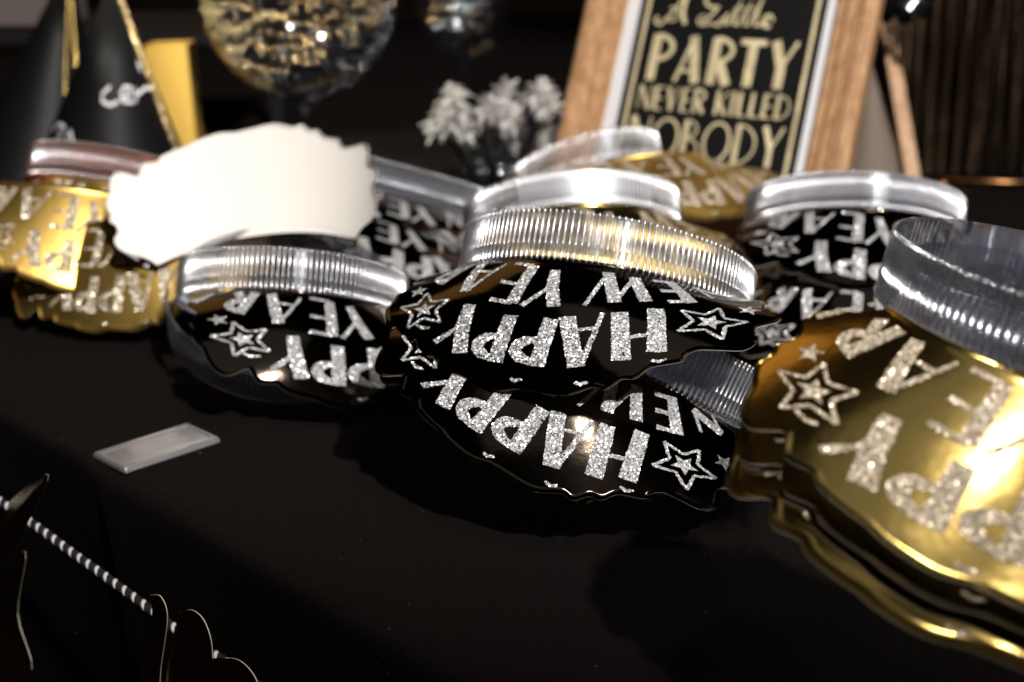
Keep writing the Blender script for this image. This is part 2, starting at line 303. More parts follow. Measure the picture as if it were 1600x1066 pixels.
def strip(pts, wid, step=.9, jit=.22, rnd=random):
    """a stroke as a ribbon of quads: list of rows of 2D points"""
    P = [Vector(p) for p in pts]; out = []
    for i in range(len(P)-1):
        n = max(1, round((P[i+1]-P[i]).length/step))
        for k in range(n + (i == len(P)-2)):
            u = k/n; out.append((P[i].lerp(P[i+1], u), wid[i]+(wid[i+1]-wid[i])*u))
    rows = []
    for i, (p, w) in enumerate(out):
        d = (out[min(i+1, len(out)-1)][0]-out[max(i-1, 0)][0])
        d = d.normalized() if d.length > 1e-6 else Vector((1, 0)); n = Vector((-d.y, d.x))
        c = 5 if w > 3 else 3
        a, b = -w/2+rnd.uniform(-jit, jit), w/2+rnd.uniform(-jit, jit)
        rows.append([p + n*(a+(b-a)*j/(c-1)) + (d*rnd.uniform(-jit, jit)) for j in range(c)])
    cc = min(len(r) for r in rows)
    rows = [[r[round(j*(len(r)-1)/(cc-1))] for j in range(cc)] for r in rows]
    return rows
def strokes_mesh(mb, strokes, f, lift=.18, jit=.22, step=.9):
    for k, (pts, wid) in enumerate(strokes):
        rows = strip(pts, wid, step, jit); c = len(rows[0])
        v = [f(p.x, p.y, lift + (k % 9)*.012) for r in rows for p in r]
        mb.add(v, [(i*c+j, i*c+j+1, (i+1)*c+j+1, (i+1)*c+j) for i in range(len(rows)-1) for j in range(c-1)])
def solid_star(mb, c, r, f, lift=.2, q=.45, ph=0):
    p = star_pts(c, r, q, ph); c = Vector(c)
    v = [f(c.x, c.y, lift)] + [f(a.x, a.y, lift) for a in p]; mb.add(v, [(0, i+1, (i+1) % 10+1) for i in range(10)])
def ring_strokes(c, r, w, q=.45, ph=0):
    p = star_pts(c, r, q, ph); return [([p[i], p[(i+1) % 10]], [w, w]) for i in range(10)]

# ------------------------------------------------------------------ the foil tiara
OUT = [(71,-1),(75,7),(83,16),(85,22),(83,27),(78,30),(76,34),(77,39),(74,43),(73,49),(70,53),(67,56),(64,62),(60,67),(56,67),(51,61),(49,63),(46,68),(40,67),(37,70),(31,72),(26,73),(22,75),(13,77),(6,75.5),(0,76),(-10,77),(-18,73),(-22,74),(-26,69.5),(-30,69),(-34,64),(-42,62),(-43,59.5),(-47,56.5),(-53,58),(-59,60),(-63,57),(-64,52),(-66,47),(-73,46),(-76,43),(-74,36),(-78,30),(-83,26),(-85,20),(-82,14),(-75,7),(-71,-1)]
def catmull(P, k):
    P = [Vector(p) for p in P]; out = []
    for i in range(len(P)-1):
        a, b, c, d = P[max(i-1, 0)], P[i], P[i+1], P[min(i+2, len(P)-1)]
        for j in range(k):
            t = j/k; out.append(.5*((2*b)+(c-a)*t+(2*a-5*b+4*c-d)*t*t+(3*b-a-3*c+d)*t**3))
    return out + [P[-1]]
OUTC = catmull(OUT, 5)
BW = 24.0
def tiara_fn(p):
    r, pos, (R, al, ka, e, b1, b2) = Vector(p[:3]), Vector(p[3:6]), p[6:12]
    rotm = Matrix.Rotation(r.length, 3, r.normalized())
    def f0(a, s):
        a, s = a/1000, s/1000; phi = a/R; A = al + b1*phi + b2*phi*phi; k = ka if abs(ka) > 1e-4 else 1e-4; sp = max(s, 0)
        rr = (math.sin(A+k*sp)-math.sin(A))/k; zz = -(math.cos(A+k*sp)-math.cos(A))/k + min(s, 0)
        return Vector(((R+rr)*math.sin(phi), -(R*e+rr)*math.cos(phi), zz))
    def f(a, s, lift=0.):
        q = f0(a, s)
        if lift:
            n = (f0(a+.2, s)-f0(a-.2, s)).cross(f0(a, s+.2)-f0(a, s)); n.normalize(); q = q + n*(lift/1000)
        return rotm @ q + pos
    return f, R*1000, rotm, pos

def tiara(key, foil, glit, label, group, hero=0, cards=True, name=None, lettering=True, tab=False):
    p = HATS[key]; f, R, rotm, pos = tiara_fn(p); rnd = random.Random(key)
    base = f(0, 0) if not cards else f(0, 40)
    root = empty(name or 'party_tiara', (pos.x, pos.y, 0.0), label, 'party tiara', group)
    # ---- card: foil face, white paper back, thin cut edge
    if cards:
        n, m = len(OUTC)-1, (26 if hero else 16)
        Vf, Vb, F, MI = [], [], [], []
        for i in range(n+1):
            t = i/n; inn = Vector((71-142*t, -1)); o = OUTC[i]
            for j in range(m+1):
                q = inn.lerp(o, j/m)
                w = .3*noise.noise(Vector((q.x*.03, q.y*.04, pos.x*40)))
                Vf.append(f(q.x, q.y, .01+w)); Vb.append(f(q.x, q.y, -.42+w))
        nb = len(Vf)
        idx = lambda i, j: i*(m+1)+j
        for i in range(n):
            for j in range(m):
                F.append((idx(i, j), idx(i, j+1), idx(i+1, j+1), idx(i+1, j))); MI.append(0)
                F.append(tuple(nb+x for x in (idx(i, j), idx(i+1, j), idx(i+1, j+1), idx(i, j+1)))); MI.append(1)
            for j in (0, m):
                q = (idx(i, j), idx(i+1, j), nb+idx(i+1, j), nb+idx(i, j)); F.append(q if j == m else q[::-1]); MI.append(2)
        V = Vf + Vb
        card = mesh('card', V, F, [foil, M_PAPER, M_EDGE if foil in (M_GOLD, M_GOLD_LIT) else M_EDGE_DK], root, True, MI)
        # sharpen the rim
        if lettering:
            def fw(a, s, lift): 
                return f(a, s, lift+.01+.3*noise.noise(Vector((a*.03, s*.04, pos.x*40))))
            st = .8 if hero else 1.6
            for nm, strk in (('happy_lettering', strokes_happy()), ('new_year_lettering', strokes_year())):
                mb = MB(); strokes_mesh(mb, strk, fw, step=st); mb.build(nm, glit, card, False)
            for c, ph in ((KP['SR'], -.12), (KP['SL'], .12)):
                mb = MB(); strokes_mesh(mb, ring_strokes(c, 12, 1.25, .46, ph), fw, step=st); solid_star(mb, c, 5.2, fw, .2, .45, ph); mb.build('glitter_star', glit, card, False)
            for c in (KP['ss'], (-KP['ss'][0]-2, KP['ss'][1])):
                mb = MB(); solid_star(mb, c, 4.6, fw, .2, .42); mb.build('glitter_star', glit, card, False)
            # the loose squiggles by the outer edge
            for (a, s, r0) in ((50, 52, 3.2), (-36, 60, 2.2), (-14, 70.5, 2), (8, 70.5, 2)):
                mb = MB(); strokes_mesh(mb, [([(a-r0, s), (a, s+1.2), (a+r0, s+.2)], [1, 1.6, 1])], fw, step=st); mb.build('glitter_squiggle', glit, card, False)
    if key + '_band' in HATS: f, R, rotm, pos = tiara_fn(HATS[key + '_band'])      # the band springs rounder than the card
    # ---- headband: clear shell with two rails; ribs outside
    seg = 180 if hero else 110
    prof = [(-BW, .1), (-BW, .95), (-BW+1.0, .95), (-BW+1.2, .55), (-BW*.33-.5, .55), (-BW*.33, .95), (-BW*.33+1., .95), (-BW*.33+1.3, .55), (-1.6, .55), (-1.2, .95), (0, .95), (0, .1), (-1.4, -.1), (-BW+1.2, -.1)]
    V = []; F = []; c = len(prof)
    for i in range(seg):
        a = 2*PI*R*i/seg
        for s, l in prof: V.append(f(a, s, l))
    for i in range(seg):
        for j in range(c): F.append((i*c+j, i*c+(j+1) % c, ((i+1) % seg)*c+(j+1) % c, ((i+1) % seg)*c+j))
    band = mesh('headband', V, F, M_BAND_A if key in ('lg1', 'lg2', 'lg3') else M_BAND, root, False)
    nr = round(2*PI*R/3.05); ch = [k for k in range(nr)]
    if tab:
        ch = [k for k in ch if not (2.25 < (2*PI*k/nr) < 3.5)]
    def rib_frame(k):
        a = 2*PI*R*k/nr; o = f(a, -BW/2, .5); z = (f(a, 0, .5)-f(a, -BW, .5)).normalized(); n = (f(a, -BW/2, 1.5)-f(a, -BW/2, .5)).normalized(); x = n.cross(z)
        M = Matrix((x, n, z)).transposed().to_4x4(); M.translation = o; return M
    hs, ns = (BW+1.4)/2000, 6
    rv = []; w = .00085 if tab else .00064
    LV = ((-hs, .5), (-hs+.0006, 1.25), (-hs+.0016, 1), (hs*.30, 1), (hs*.34, 1.35), (hs*.38, 1), (hs-.0018, 1), (hs-.0008, 1.4), (hs, .6))
    for zz, k in LV:
        rv += [Vector((w*k*math.cos(PI*j/ns), w*1.2*k*math.sin(PI*j/ns), zz)) for j in range(ns+1)]
    rf = [(i*(ns+1)+j, i*(ns+1)+j+1, (i+1)*(ns+1)+j+1, (i+1)*(ns+1)+j) for i in range(len(LV)-1) for j in range(ns)]
    if hero:
        me = bpy.data.meshes.new('rib'); me.from_pydata([tuple(x) for x in rv], [], rf); me.materials.append(M_RIB_C if tab else M_RIB); me.polygons.foreach_set('use_smooth', [True]*len(me.polygons))
        off = Vector(root.location)
        for k in ch:
            o = bpy.data.objects.new('rib', me); COL.objects.link(o); o.parent = band
            Mx = rib_frame(k) @ Matrix.Rotation(rnd.uniform(-.012, .012), 4, 'Y'); o.matrix_parent_inverse = Matrix.Identity(4); o.matrix_local = Mx
    else:
        mb = MB()
        for k in ch: M = rib_frame(k); mb.add([M @ x for x in rv], rf)
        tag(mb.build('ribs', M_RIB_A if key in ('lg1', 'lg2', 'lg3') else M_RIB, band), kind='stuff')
    if key == 'rb':
        V = []; F = []; n = 26
        for i in range(n+1):
            a = R*(-.42+1.25*i/n)
            for s, l in ((-BW+1.3, .58), (-1.7, .58), (-1.7, .62), (-BW+1.3, .62)): V.append(f(a, s, l))
        for i in range(n):
            for j in range(4): F.append((i*4+j, i*4+(j+1) % 4, (i+1)*4+(j+1) % 4, (i+1)*4+j))
        F += [(0, 1, 2, 3), (n*4+3, n*4+2, n*4+1, n*4)]
        mesh('overlap_tab', V, F, M_FROST, band, False)
    if tab:
        V = []; F = []; n = 26
        for i in range(n+1):
            a = R*(2.25+1.25*i/n)
            for s, l in ((-BW-.6, 1.0), (-.2, 1.0), (-.2, 1.7), (-BW-.6, 1.7)): V.append(f(a, s, l))
        for i in range(n):
            for j in range(4): F.append((i*4+j, i*4+(j+1) % 4, (i+1)*4+(j+1) % 4, (i+1)*4+j))
        F += [(0, 1, 2, 3), (n*4+3, n*4+2, n*4+1, n*4)]
        mesh('overlap_tab', V, F, M_BAND, band, False)
    return root

GB = 'black foil new year tiaras heaped on the tablecloth'; GG = 'gold foil new year tiaras heaped on the tablecloth'
tiara('ct', M_BLACK, M_SILVER_GL, 'sharp black foil tiara on top of the centre pile, silver HAPPY upside down', GB, 1)
tiara('lo', M_BLACK, M_SILVER_GL, 'black foil tiara directly under the top one of the centre pile, HAPPY in view', GB, 1)
tiara('lo2', M_BLACK, M_SILVER_GL, 'lowest black foil tiara of the centre pile, only its rim showing near the bare cloth', GB)
tiara('le', M_BLACK, M_SILVER_GL, 'black foil tiara lying in front of the upright white card, left of the centre pile', GB, 1)
tiara('wh', M_BLACK, M_SILVER_GL, 'tiara standing upright with its plain white card back towards us', GB)
tiara('rr', M_BLACK, M_SILVER_GL, 'black foil tiara on top of the right rear pile, in front of the framed poster', GB)
tiara('rr2', M_BLACK, M_SILVER_GL, 'second black foil tiara of the right rear pile, mostly covered but for a star', GB)
tiara('rr3', M_BLACK, M_SILVER_GL, 'bottom black foil tiara of the right rear pile, between centre pile and gold card', GB)
tiara('rl', M_BLACK, M_SILVER_GL, 'blurred black foil tiara behind the right end of the upright white card', GB)
tiara('rl2', M_BLACK, M_SILVER_GL, 'blurred black foil tiara underneath the one behind the white card', GB)
tiara('go', M_GOLD, M_GOLD_GL, 'large shiny gold foil tiara at the right front with champagne glitter lettering and glare', GG, 1, tab=True)
tiara('go2', M_GOLD, M_GOLD_GL, 'gold foil tiara just under the front right one, its left tip sticking out', GG)
tiara('go3', M_GOLD, M_GOLD_GL, 'third gold foil tiara of the front right pile, dark rim between two others', GG)
tiara('go4', M_GOLD, M_GOLD_GL, 'bottom gold foil tiara of the front right pile, resting on the black cloth', GG)
tiara('lg1', M_GOLD_LIT, M_GOLD_GL, 'gold foil tiara on top of the left pile, beside the upright white card', GG)
tiara('lg2', M_GOLD_LIT, M_GOLD_GL, 'gold foil tiara in the middle of the left pile, slanting down to the right', GG)
tiara('lg3', M_GOLD_LIT, M_GOLD_GL, 'bottom gold foil tiara of the left pile, its wavy rim on the cloth', GG)
tiara('rb', M_GOLD, M_GOLD_GL, 'gold tiara behind the centre pile whose clear band glares white', GG)
tiara('ra', M_GOLD_LIT, M_GOLD_GL, 'tilted tiara with clear band, furthest back in front of the framed poster', GG)

# ------------------------------------------------------------------ table and cloth
E0, E1 = at_z(144, 727), at_z(500, 936)
ed = (E1-E0).normalized(); en = Vector((-ed.y, ed.x, 0))       # en points into the table
if en.y < 0: en = -en
def build_cloth():
    V, F = [], []; n = 260; t0, t1 = -1.6, .9
    prof = [(1.9, 0.), (1.2, 0.), (.7, 0), (.4, 0), (.2, 0), (.08, 0), (.03, 0), (.012, 0), (.004, -.0006), (.001, -.002), (-.0005, -.0045), (-.001, -.009), (-.0013, -.02), (-.002, -.05), (-.004, -.1), (-.006, -.2), (-.01, -.4), (-.012, -.75)]
    for i in range(n+1):
        # denser samples near the part in view
        u = i/n; t = t0+(t1-t0)*(u*.0+ (lambda x: .5+.5*((2*x-1)**3*.75+(2*x-1)*.25))(u)) + .0
        for o, z in prof:
            p = E0 + ed*t + en*o; dep = max(0, min(1, -z/.12))
            wv = .006*noise.noise(Vector((t*9, z*2.5, 3))) + .004*math.sin(t*31+z*7)
            p = p - en*(wv*dep + (.0035*math.exp(-((t-.012+z*.35)/.006)**2)+.0*t)*min(1, -z/.01)*(z > -.16))
            zz = z
            if o < .03: 
                zz += (.0018*noise.noise(Vector((t*40, o*30, 8))) - .0002)*max(0, 1-o/.03)
                zz += .003*math.exp(-((t+.03)/.022)**2)*math.exp(-((o-.0)/.008)**2)
            if o > .1: zz += .0
            V.append((p.x, p.y, zz-.0006))
    c = len(prof)
    for i in range(n):
        for j in range(c-1): F.append((i*c+j, (i+1)*c+j, (i+1)*c+j+1, i*c+j+1))
    o = mesh('tablecloth', V, F, M_CLOTH); tag(o, 'black woven tablecloth over the table, hanging down at the near edge', 'tablecloth')
build_cloth()
mb = MB(); c = E0 + ed*-.35 + en*.99
Mx = Matrix((ed, en, Vector((0, 0, 1)))).transposed().to_4x4(); Mx.translation = Vector((c.x, c.y, -.025)); mb.box(Mx, 2.45, 1.88, .03)
for sx in (-1, 1):
    for sy in (-1, 1):
        M2 = Mx @ Matrix.Translation((sx*1.1, sy*.85, -.38)); mb.box(M2, .05, .05, .73)
tag(mb.build('display_table', simple('table_wood', (.05, .03, .02), .6), None, False), 'display table hidden beneath the black cloth', 'table')
mesh('floor', [(-6, -4, -.78), (6, -4, -.78), (6, 6, -.78), (-6, 6, -.78)], [(0, 1, 2, 3)], simple('dark_floor', (.02, .014, .01), .5))['kind'] = 'structure'
# ------------------------------------------------------------------ framed poster
o_ = Vector((.0276, 1.1703, 0.)); ex = Vector((.885, -.466, 0.0)).normalized(); ez = Vector((.155, .429, .89)); ez = (ez-ex*ez.dot(ex)).normalized(); ey = ez.cross(ex)
def fr(x, d, z): return o_ + ex*x + ez*z - ey*d*-1 if False else o_ + ex*x + ez*z + (-ey)*(-d)
FW, FH, FZ = .2479, .40, .004
fwd = ex.cross(ez)                                               # towards the viewer
if fwd.y > 0: fwd = -fwd
def fp(x, z, d=0.): return o_ + ex*x + ez*(z+FZ) + fwd*d
root = empty('framed_poster', tuple(o_), 'black and gold party poster in a ridged oak frame with white mount', 'framed poster')
wl, wb = .0345, .021
def rail(name, p0, p1, inw, m, wd):
    # stepped moulding between two outer corners, mitred; inw = inward direction in (x, z)
    steps = [(0, 0), (0, .014), (.10, .017), (.30, .0175), (.36, .0145), (.44, .0145), (.50, .0125), (.72, .012), (.78, .0085), (.98, .008), (1, 0)]
    d = (Vector(p1)-Vector(p0)).normalized(); inw = Vector(inw); V = []
    for q, sgn in ((p0, 1), (p1, -1)):
        for k, h in steps:
            w = k*wd; b = Vector(q) + inw*w + d*sgn*(k*(wb if name.startswith('v') else wl)); V.append(fp(b.x, b.y, h))
    n = len(steps)
    F = [(j, j+1, n+j+1, n+j) for j in range(n-1)] + [tuple(range(n)), tuple(range(2*n-1, n-1, -1))]
    mesh('frame_rail', V, F, m, root, False)
rail('v', (0, 0), (0, FH), (1, 0), M_WOOD, wl); rail('v', (FW, 0), (FW, FH), (-1, 0), M_WOOD, wl)
rail('h', (0, 0), (FW, 0), (0, 1), M_WOOD_H, wb); rail('h', (0, FH), (FW, FH), (0, -1), M_WOOD_H, wb)
mesh('mount', [fp(a, b, .003) for a, b in ((.03, .015), (FW-.03, .015), (FW-.03, FH-.015), (.03, FH-.015))], [(0, 1, 2, 3)], M_MAT, root, False)
px0, px1, pz0, pz1 = wl+.0115, FW-wl-.0085, .0335, FH-.03
mesh('poster', [fp(a, b, .0035) for a, b in ((px0, pz0), (px1, pz0), (px1, pz1), (px0, pz1))], [(0, 1, 2, 3)], M_POSTER, root, False)
mesh('back_board', [fp(a, b, d) for d in (-.001, -.006) for a, b in ((.004, .004), (FW-.004, .004), (FW-.004, FH-.004), (.004, FH-.004))], [(0, 1, 2, 3), (4, 7, 6, 5), (0, 4, 5, 1), (1, 5, 6, 2), (2, 6, 7, 3), (3, 7, 4, 0)], simple('hardboard', (.1, .06, .035), .8), root, False)
def pm(strk, name):
    mb = MB(); strokes_mesh(mb, [([Vector(p)*1000 for p in a], [w*1000 for w in b]) for a, b in strk], lambda x, z, l: fp(x/1000, z/1000, .0037+l*.0006), jit=.08, step=1.5, lift=.1); return mb.build(name, M_PGOLD, root, False)
g = .0075; t = .0032
pm([([(px0+g, pz0+g), (px0+g, pz1-g)], [t, t]), ([(px1-g, pz0+g), (px1-g, pz1-g)], [t, t]), ([(px0+g, pz0+g), (px1-g, pz0+g)], [t, t]), ([(px0+g, pz1-g), (px1-g, pz1-g)], [t, t])], 'gold_border')
def arc(cx, cz, rx, rz, a0, a1, n=16): return [(cx+rx*math.cos(math.radians(a0+(a1-a0)*i/n)), cz+rz*math.sin(math.radians(a0+(a1-a0)*i/n))) for i in range(n+1)]
def word(txt, x0, x1, z0, z1, thick, thin):
    H = z1-z0; adv = {'I': .45, 'L': .8, 'E': .8, 'A': 1.15, 'N': 1.1, 'O': 1.25, 'D': 1.1, 'Y': 1.05, 'V': 1.05, 'K': 1.0, ' ': .45, 'T': 1.0, 'P': .95, 'R': 1., 'B': .95}
    tot = sum(adv[c] for c in txt); x = x0; out = []
    for c in txt:
        a = adv[c]*(x1-x0)/tot; l = x+a*.1; r = x+a*.9; w = r-l; q = []; k = thick; th = thin; m = (l+r)/2
        lk = l+k/2
        if c == 'P': q = [([(lk, z0), (lk, z1)], k), (arc(lk, z1-H*.28, w*.78, H*.26, 90, -90), th*1.7)]
        if c == 'B': q = [([(lk, z0), (lk, z1)], k), (arc(lk, z1-H*.24, w*.6, H*.22, 90, -90), th), (arc(lk, z0+H*.28, w*.8, H*.26, 90, -90), th)]
        if c == 'R': q = [([(lk, z0), (lk, z1)], k), (arc(lk, z1-H*.27, w*.72, H*.25, 90, -90), th*1.6), ([(lk+w*.25, z0+H*.47), (r-k*.3, z0)], k)]
        if c == 'A': q = [([(l+th/2, z0), (m+k*.1, z1)], th*1.2), ([(r-k/2, z0), (m, z1)], k), ([(l+w*.2, z0+H*.25), (r-w*.25, z0+H*.25)], th)]
        if c == 'T': q = [([(m, z0), (m, z1)], k), ([(l-w*.05, z1-th), (r+w*.05, z1-th)], th*2)]
        if c == 'Y': q = [([(m, z0), (m, z0+H*.45), (l+k*.4, z1)], k), ([(m, z0+H*.42), (r, z1)], th*1.2)]
        if c == 'N': q = [([(l+th/2, z0), (l+th/2, z1)], th), ([(l+k*.4, z1), (r-k*.4, z0)], k), ([(r-th/2, z0), (r-th/2, z1)], th)]
        if c == 'E': q = [([(lk, z0), (lk, z1)], k)] + [([(lk, z), (r, z)], th) for z in (z0+th/2, (z0+z1)/2, z1-th/2)]
        if c == 'V': q = [([(l+k/2, z1), (m, z0)], k), ([(r-th, z1), (m, z0)], th)]
        if c == 'K': q = [([(lk, z0), (lk, z1)], k), ([(lk, z0+H*.4), (r, z1)], th), ([(lk+w*.2, z0+H*.5), (r-k*.3, z0)], k)]
        if c == 'I': q = [([(m, z0), (m, z1)], k)]
        if c == 'L': q = [([(lk, z0), (lk, z1)], k), ([(lk, z0+th/2), (r, z0+th/2)], th)]
        if c == 'D': q = [([(lk, z0), (lk, z1)], k), (arc(lk, (z0+z1)/2, w*.86, H*.48, 90, -90), th)]
        if c == 'O': q = [(arc(m, (z0+z1)/2, w*.54, H*.48, 0, 360, 28), th*1.3)]
        out += [(p, [ww]*len(p)) for p, ww in q]; x += a
    return out
tx0, tx1 = px0+.0155, px1-.0150
pm(word('PARTY', tx0, tx1, .1335-FZ, .1735-FZ, .0076, .0024), 'party_lettering')
pm(word('NEVER KILLED', tx0-.002, tx1+.002, .1085-FZ, .129-FZ, .0032, .0013), 'never_killed_lettering')
pm(word('NOBODY', tx0-.004, tx1+.002, .0690-FZ, .1025-FZ, .0044, .0018), 'nobody_lettering')
z = .1835-FZ; q = .026; xa = tx0+.006
scr = [([(xa-.004, z+.006), (xa-.006, z+.001), (xa-.001, z-.002), (xa+.006, z+.006), (xa+.018, z+q)], .0022), ([(xa+.018, z+q), (xa+.017, z+q*.4), (xa+.021, z)], .0034), (arc(xa+.008, z+.008, .006, .006, 120, -150), .0014)]
xl = xa+.036
scr += [(arc(xl+.007, z+q*.85, .008, .0065, 30, 300) + [(xl+.008, z+q*.4), (xl, z+.002)], .0026), (arc(xl+.001, z+.004, .005, .004, 90, 330) + [(xl+.016, z)], .0018)]
x = xl+.017
for ch in 'ittle':
    h = {'i': .45, 't': .85, 'l': 1., 'e': .42}[ch]*q
    scr.append(([(x-.004, z+.002), (x+.001, z+h*.6), (x+.004, z+h), (x+.002, z+h*.6), (x+.001, z+.002), (x+.006, z+.002)], .0019))
    if ch == 't': scr.append(([(x-.001, z+h*.68), (x+.008, z+h*.74)], .0013))
    if ch == 'e': scr.append((arc(x+.003, z+.006, .004, .0055, 0, 320), .0019))
    x += .0088
pm([(a, [b]*len(a)) for a, b in scr], 'a_little_lettering')
# back leg of the frame
lp = [at_y(1372, -30, 1.42), at_y(1426, 285, 1.30)]
d = (lp[1]-lp[0]).normalized(); 
sd = Vector((1, 0, 0)); sd = (sd-d*sd.dot(d)).normalized(); nn = d.cross(sd)
Mx = Matrix((sd, nn, d)).transposed().to_4x4(); Mx.translation = (lp[0]+lp[1])/2 + d*.02
mb = MB(); mb.box(Mx, .013, .010, (lp[1]-lp[0]).length+.06)
tag(mb.build('easel_leg', M_WOOD, None, False), 'thin slanting oak easel leg behind the right side of the frame', 'easel leg')

# ------------------------------------------------------------------ price tag on the cloth
def tag_obj():
    c = [at_z(*q) for q in ((145, 715), (293, 668), (345, 692), (200, 738))]
    root = empty('plastic_tag', tuple(c[0]), 'clear ribbed plastic tag lying alone on the black cloth near the table edge', 'tag')
    cen = sum(c, Vector())/4; h = .0032
    def inset(k, z): return [cen + (p-cen)*k + Vector((0, 0, z)) for p in c]
    ex_ = (c[1]-c[0]).normalized(); ey_ = (c[2]-c[1]).normalized(); Lx = (c[1]-c[0]).length; Ly = (c[2]-c[1]).length
    def P(u, v, z): return c[0] + ex_*u*Lx + ey_*v*Ly + Vector((0, 0, z))
    def rr(mx, my, z, r=.0012, n=5):
        out = []
        for cx, cy, a0 in ((1-mx, 1-my, 0), (mx, 1-my, 90), (mx, my, 180), (1-mx, my, 270)):
            for i in range(n+1):
                a = math.radians(a0+90*i/n); out.append(P(cx, cy, z) + ex_*(math.cos(a)*r-math.copysign(r, cx-.5)) + ey_*(math.sin(a)*r-math.copysign(r, cy-.5)))
        return out
    rings = [rr(.0, .0, .0004), rr(0, 0, h*.6), rr(.012, .03, h*.95), rr(.02, .05, h), rr(.045, .12, h), rr(.055, .15, h*.78)]
    n = len(rings[0]); V = [p for r in rings for p in r]; F = [(i*n+j, i*n+(j+1) % n, (i+1)*n+(j+1) % n, (i+1)*n+j) for i in range(len(rings)-1) for j in range(n)]
    F += [tuple(range(n))[::-1], tuple((len(rings)-1)*n+j for j in range(n))]
    mesh('tag_plate', V, F, M_TAG, root, False)
    mb = MB()
    for i in range(26):
        u = .09+.82*i/25; a, b = P(u, .17, h*.8), P(u, .83, h*.8); mb.tube([a, b], .00022, 5)
    tag(mb.build('moulded_lines', M_TAG, root), kind='stuff')
    mb = MB()
    for i in range(34):
        u = .02+.96*i/33; mb.tube([P(u, 1.0, .0004), P(u, 1.0, .0016)], .00035, 5)
    tag(mb.build('ridged_rim', M_TAG, root), kind='stuff')
tag_obj()

# ------------------------------------------------------------------ cord with foil banner pieces in front of the drape
PL = E0 - en*.022
def on_plane(px, py, off=0.):
    v = ray(px, py); o = Vector((0, 0, CAM_H)); b = PL - en*off; return o + v*((b-o).dot(en)/v.dot(en))
M_WCORD = simple('white_yarn', (.62, .6, .62), .9); M_KCORD = simple('black_yarn', (.006, .006, .007), .9)
cp = [(-60, 742), (-20, 770), (20, 797), (60, 825), (110, 862), (160, 898), (215, 938), (262, 974), (300, 1003), (345, 1030), (390, 1062), (440, 1100), (500, 1150)]
cpts = catmull([on_plane(*q).to_tuple() for q in cp], 30)
cl = [0]
for i in range(1, len(cpts)): cl.append(cl[-1]+(cpts[i]-cpts[i-1]).length)
root = empty('twisted_cord', tuple(cpts[0]), 'black and white twisted cord strung along the front of the cloth', 'cord')
dd = (cpts[200]-cpts[100]).normalized(); ua = en.cross(dd).normalized(); ub = dd.cross(ua)
for k, (nm, m) in enumerate((('white_strand', M_WCORD), ('black_strand', M_KCORD), ('black_strand', M_KCORD))):
    pts = []
    for i, p in enumerate(cpts):
        a = 2*PI*cl[i]/.0088 + k*2*PI/3; pts.append(p + (ua*math.cos(a)+ub*math.sin(a))*.00118)
    mb = MB(); mb.tube(pts, .00118, 8); mb.build(nm, m, root)
def plate(name, pix, offs, m, label, cat, thick=.0004, bend=0.):
    """foil card cut-out hanging from the cord: an outline with its own distance and thickness"""
    pts = [on_plane(x, y, o) for (x, y), o in zip(pix, offs)]
    pts = catmull([p.to_tuple() for p in pts] + [pts[0].to_tuple()], 5)[:-1]
    n = len(pts); cen = sum(pts, Vector())/n; nrm = -en
    V = [p + nrm*thick/2 for p in pts] + [p - nrm*thick/2 for p in pts] + [cen + nrm*thick/2, cen - nrm*thick/2]
    F = [(i, (i+1) % n, 2*n) for i in range(n)] + [(n+(i+1) % n, n+i, 2*n+1) for i in range(n)] + [(i, n+i, n+(i+1) % n, (i+1) % n) for i in range(n)]
    root = empty(name, tuple(pts[0]), label, cat)
    mesh('foil_face', V, F, [m, M_EDGE], root, False, [0]*(2*n) + [1]*n)
    return root
M_DKGOLD = foil_mat('dark_gold_foil', (.5, .32, .1), .14)
plate('gold_star_pennant', [(-30, 880), (5, 885), (42, 820), (76, 742), (30, 770), (0, 800), (-40, 820)], [.004, .003, .012, .02, .004, 0, 0], M_DKGOLD, 'curled gold foil star point crossing the striped cord at the left edge', 'banner piece')
plate('gold_star_pennant', [(-40, 880), (0, 900), (40, 862), (28, 960), (50, 1046), (10, 1075), (-40, 1080)], [.0, .004, .012, .008, .012, .0, 0], M_DKGOLD, 'gold foil pennant hanging below the cord in the lower left corner', 'banner piece')
plate('gold_letter_pennant', [(236, 930), (250, 931), (260, 950), (261, 978), (252, 1040), (245, 1100), (215, 1100), (225, 1000), (238, 960)], [.008]*9, M_DKGOLD, 'narrow loop of the gold foil banner letter at the cord knot', 'banner piece')
plate('gold_letter_pennant', [(281, 957), (300, 953), (318, 968), (330, 1000), (334, 1040), (345, 1030), (370, 1030), (392, 1048), (404, 1075), (400, 1120), (260, 1120), (262, 1050), (275, 985)], [.006]*13, M_DKGOLD, 'round topped gold foil banner letter hanging at the lower end of the cord', 'banner piece')

# ------------------------------------------------------------------ background: party cones, bead goblet, tufted sticks, fringe curtain
def cone_hat(name, apex, base_c, rad, m, label, cat, trim=None, axis=None):
    root = empty(name, tuple(base_c), label, cat)
    ax = (apex-base_c); hgt = ax.length; ax.normalize(); cy_ = Vector((0, 1, 0)); cy_ = (cy_-ax*cy_.dot(ax)).normalized(); cx_ = cy_.cross(ax)
    q = Matrix((cx_, cy_, ax)).transposed().to_4x4(); q.translation = base_c
    mb = MB(); mb.lathe([(rad, 0), (rad*.66, hgt*.34), (rad*.33, hgt*.67), (.001, hgt), (.0005, hgt-.001), (rad*.32, hgt*.66), (rad-.0008, .0005), (rad, 0)], q, 48); mb.build('cone', m, root)
    return root, q, hgt
M_KCONE = simple('black_card', (.004, .0042, .005), .5, 0., **{'Specular IOR Level': .2})
M_TINSEL = glitter_mat('gold_tinsel', (.25, .17, .07), (.8, .6, .3), 600)
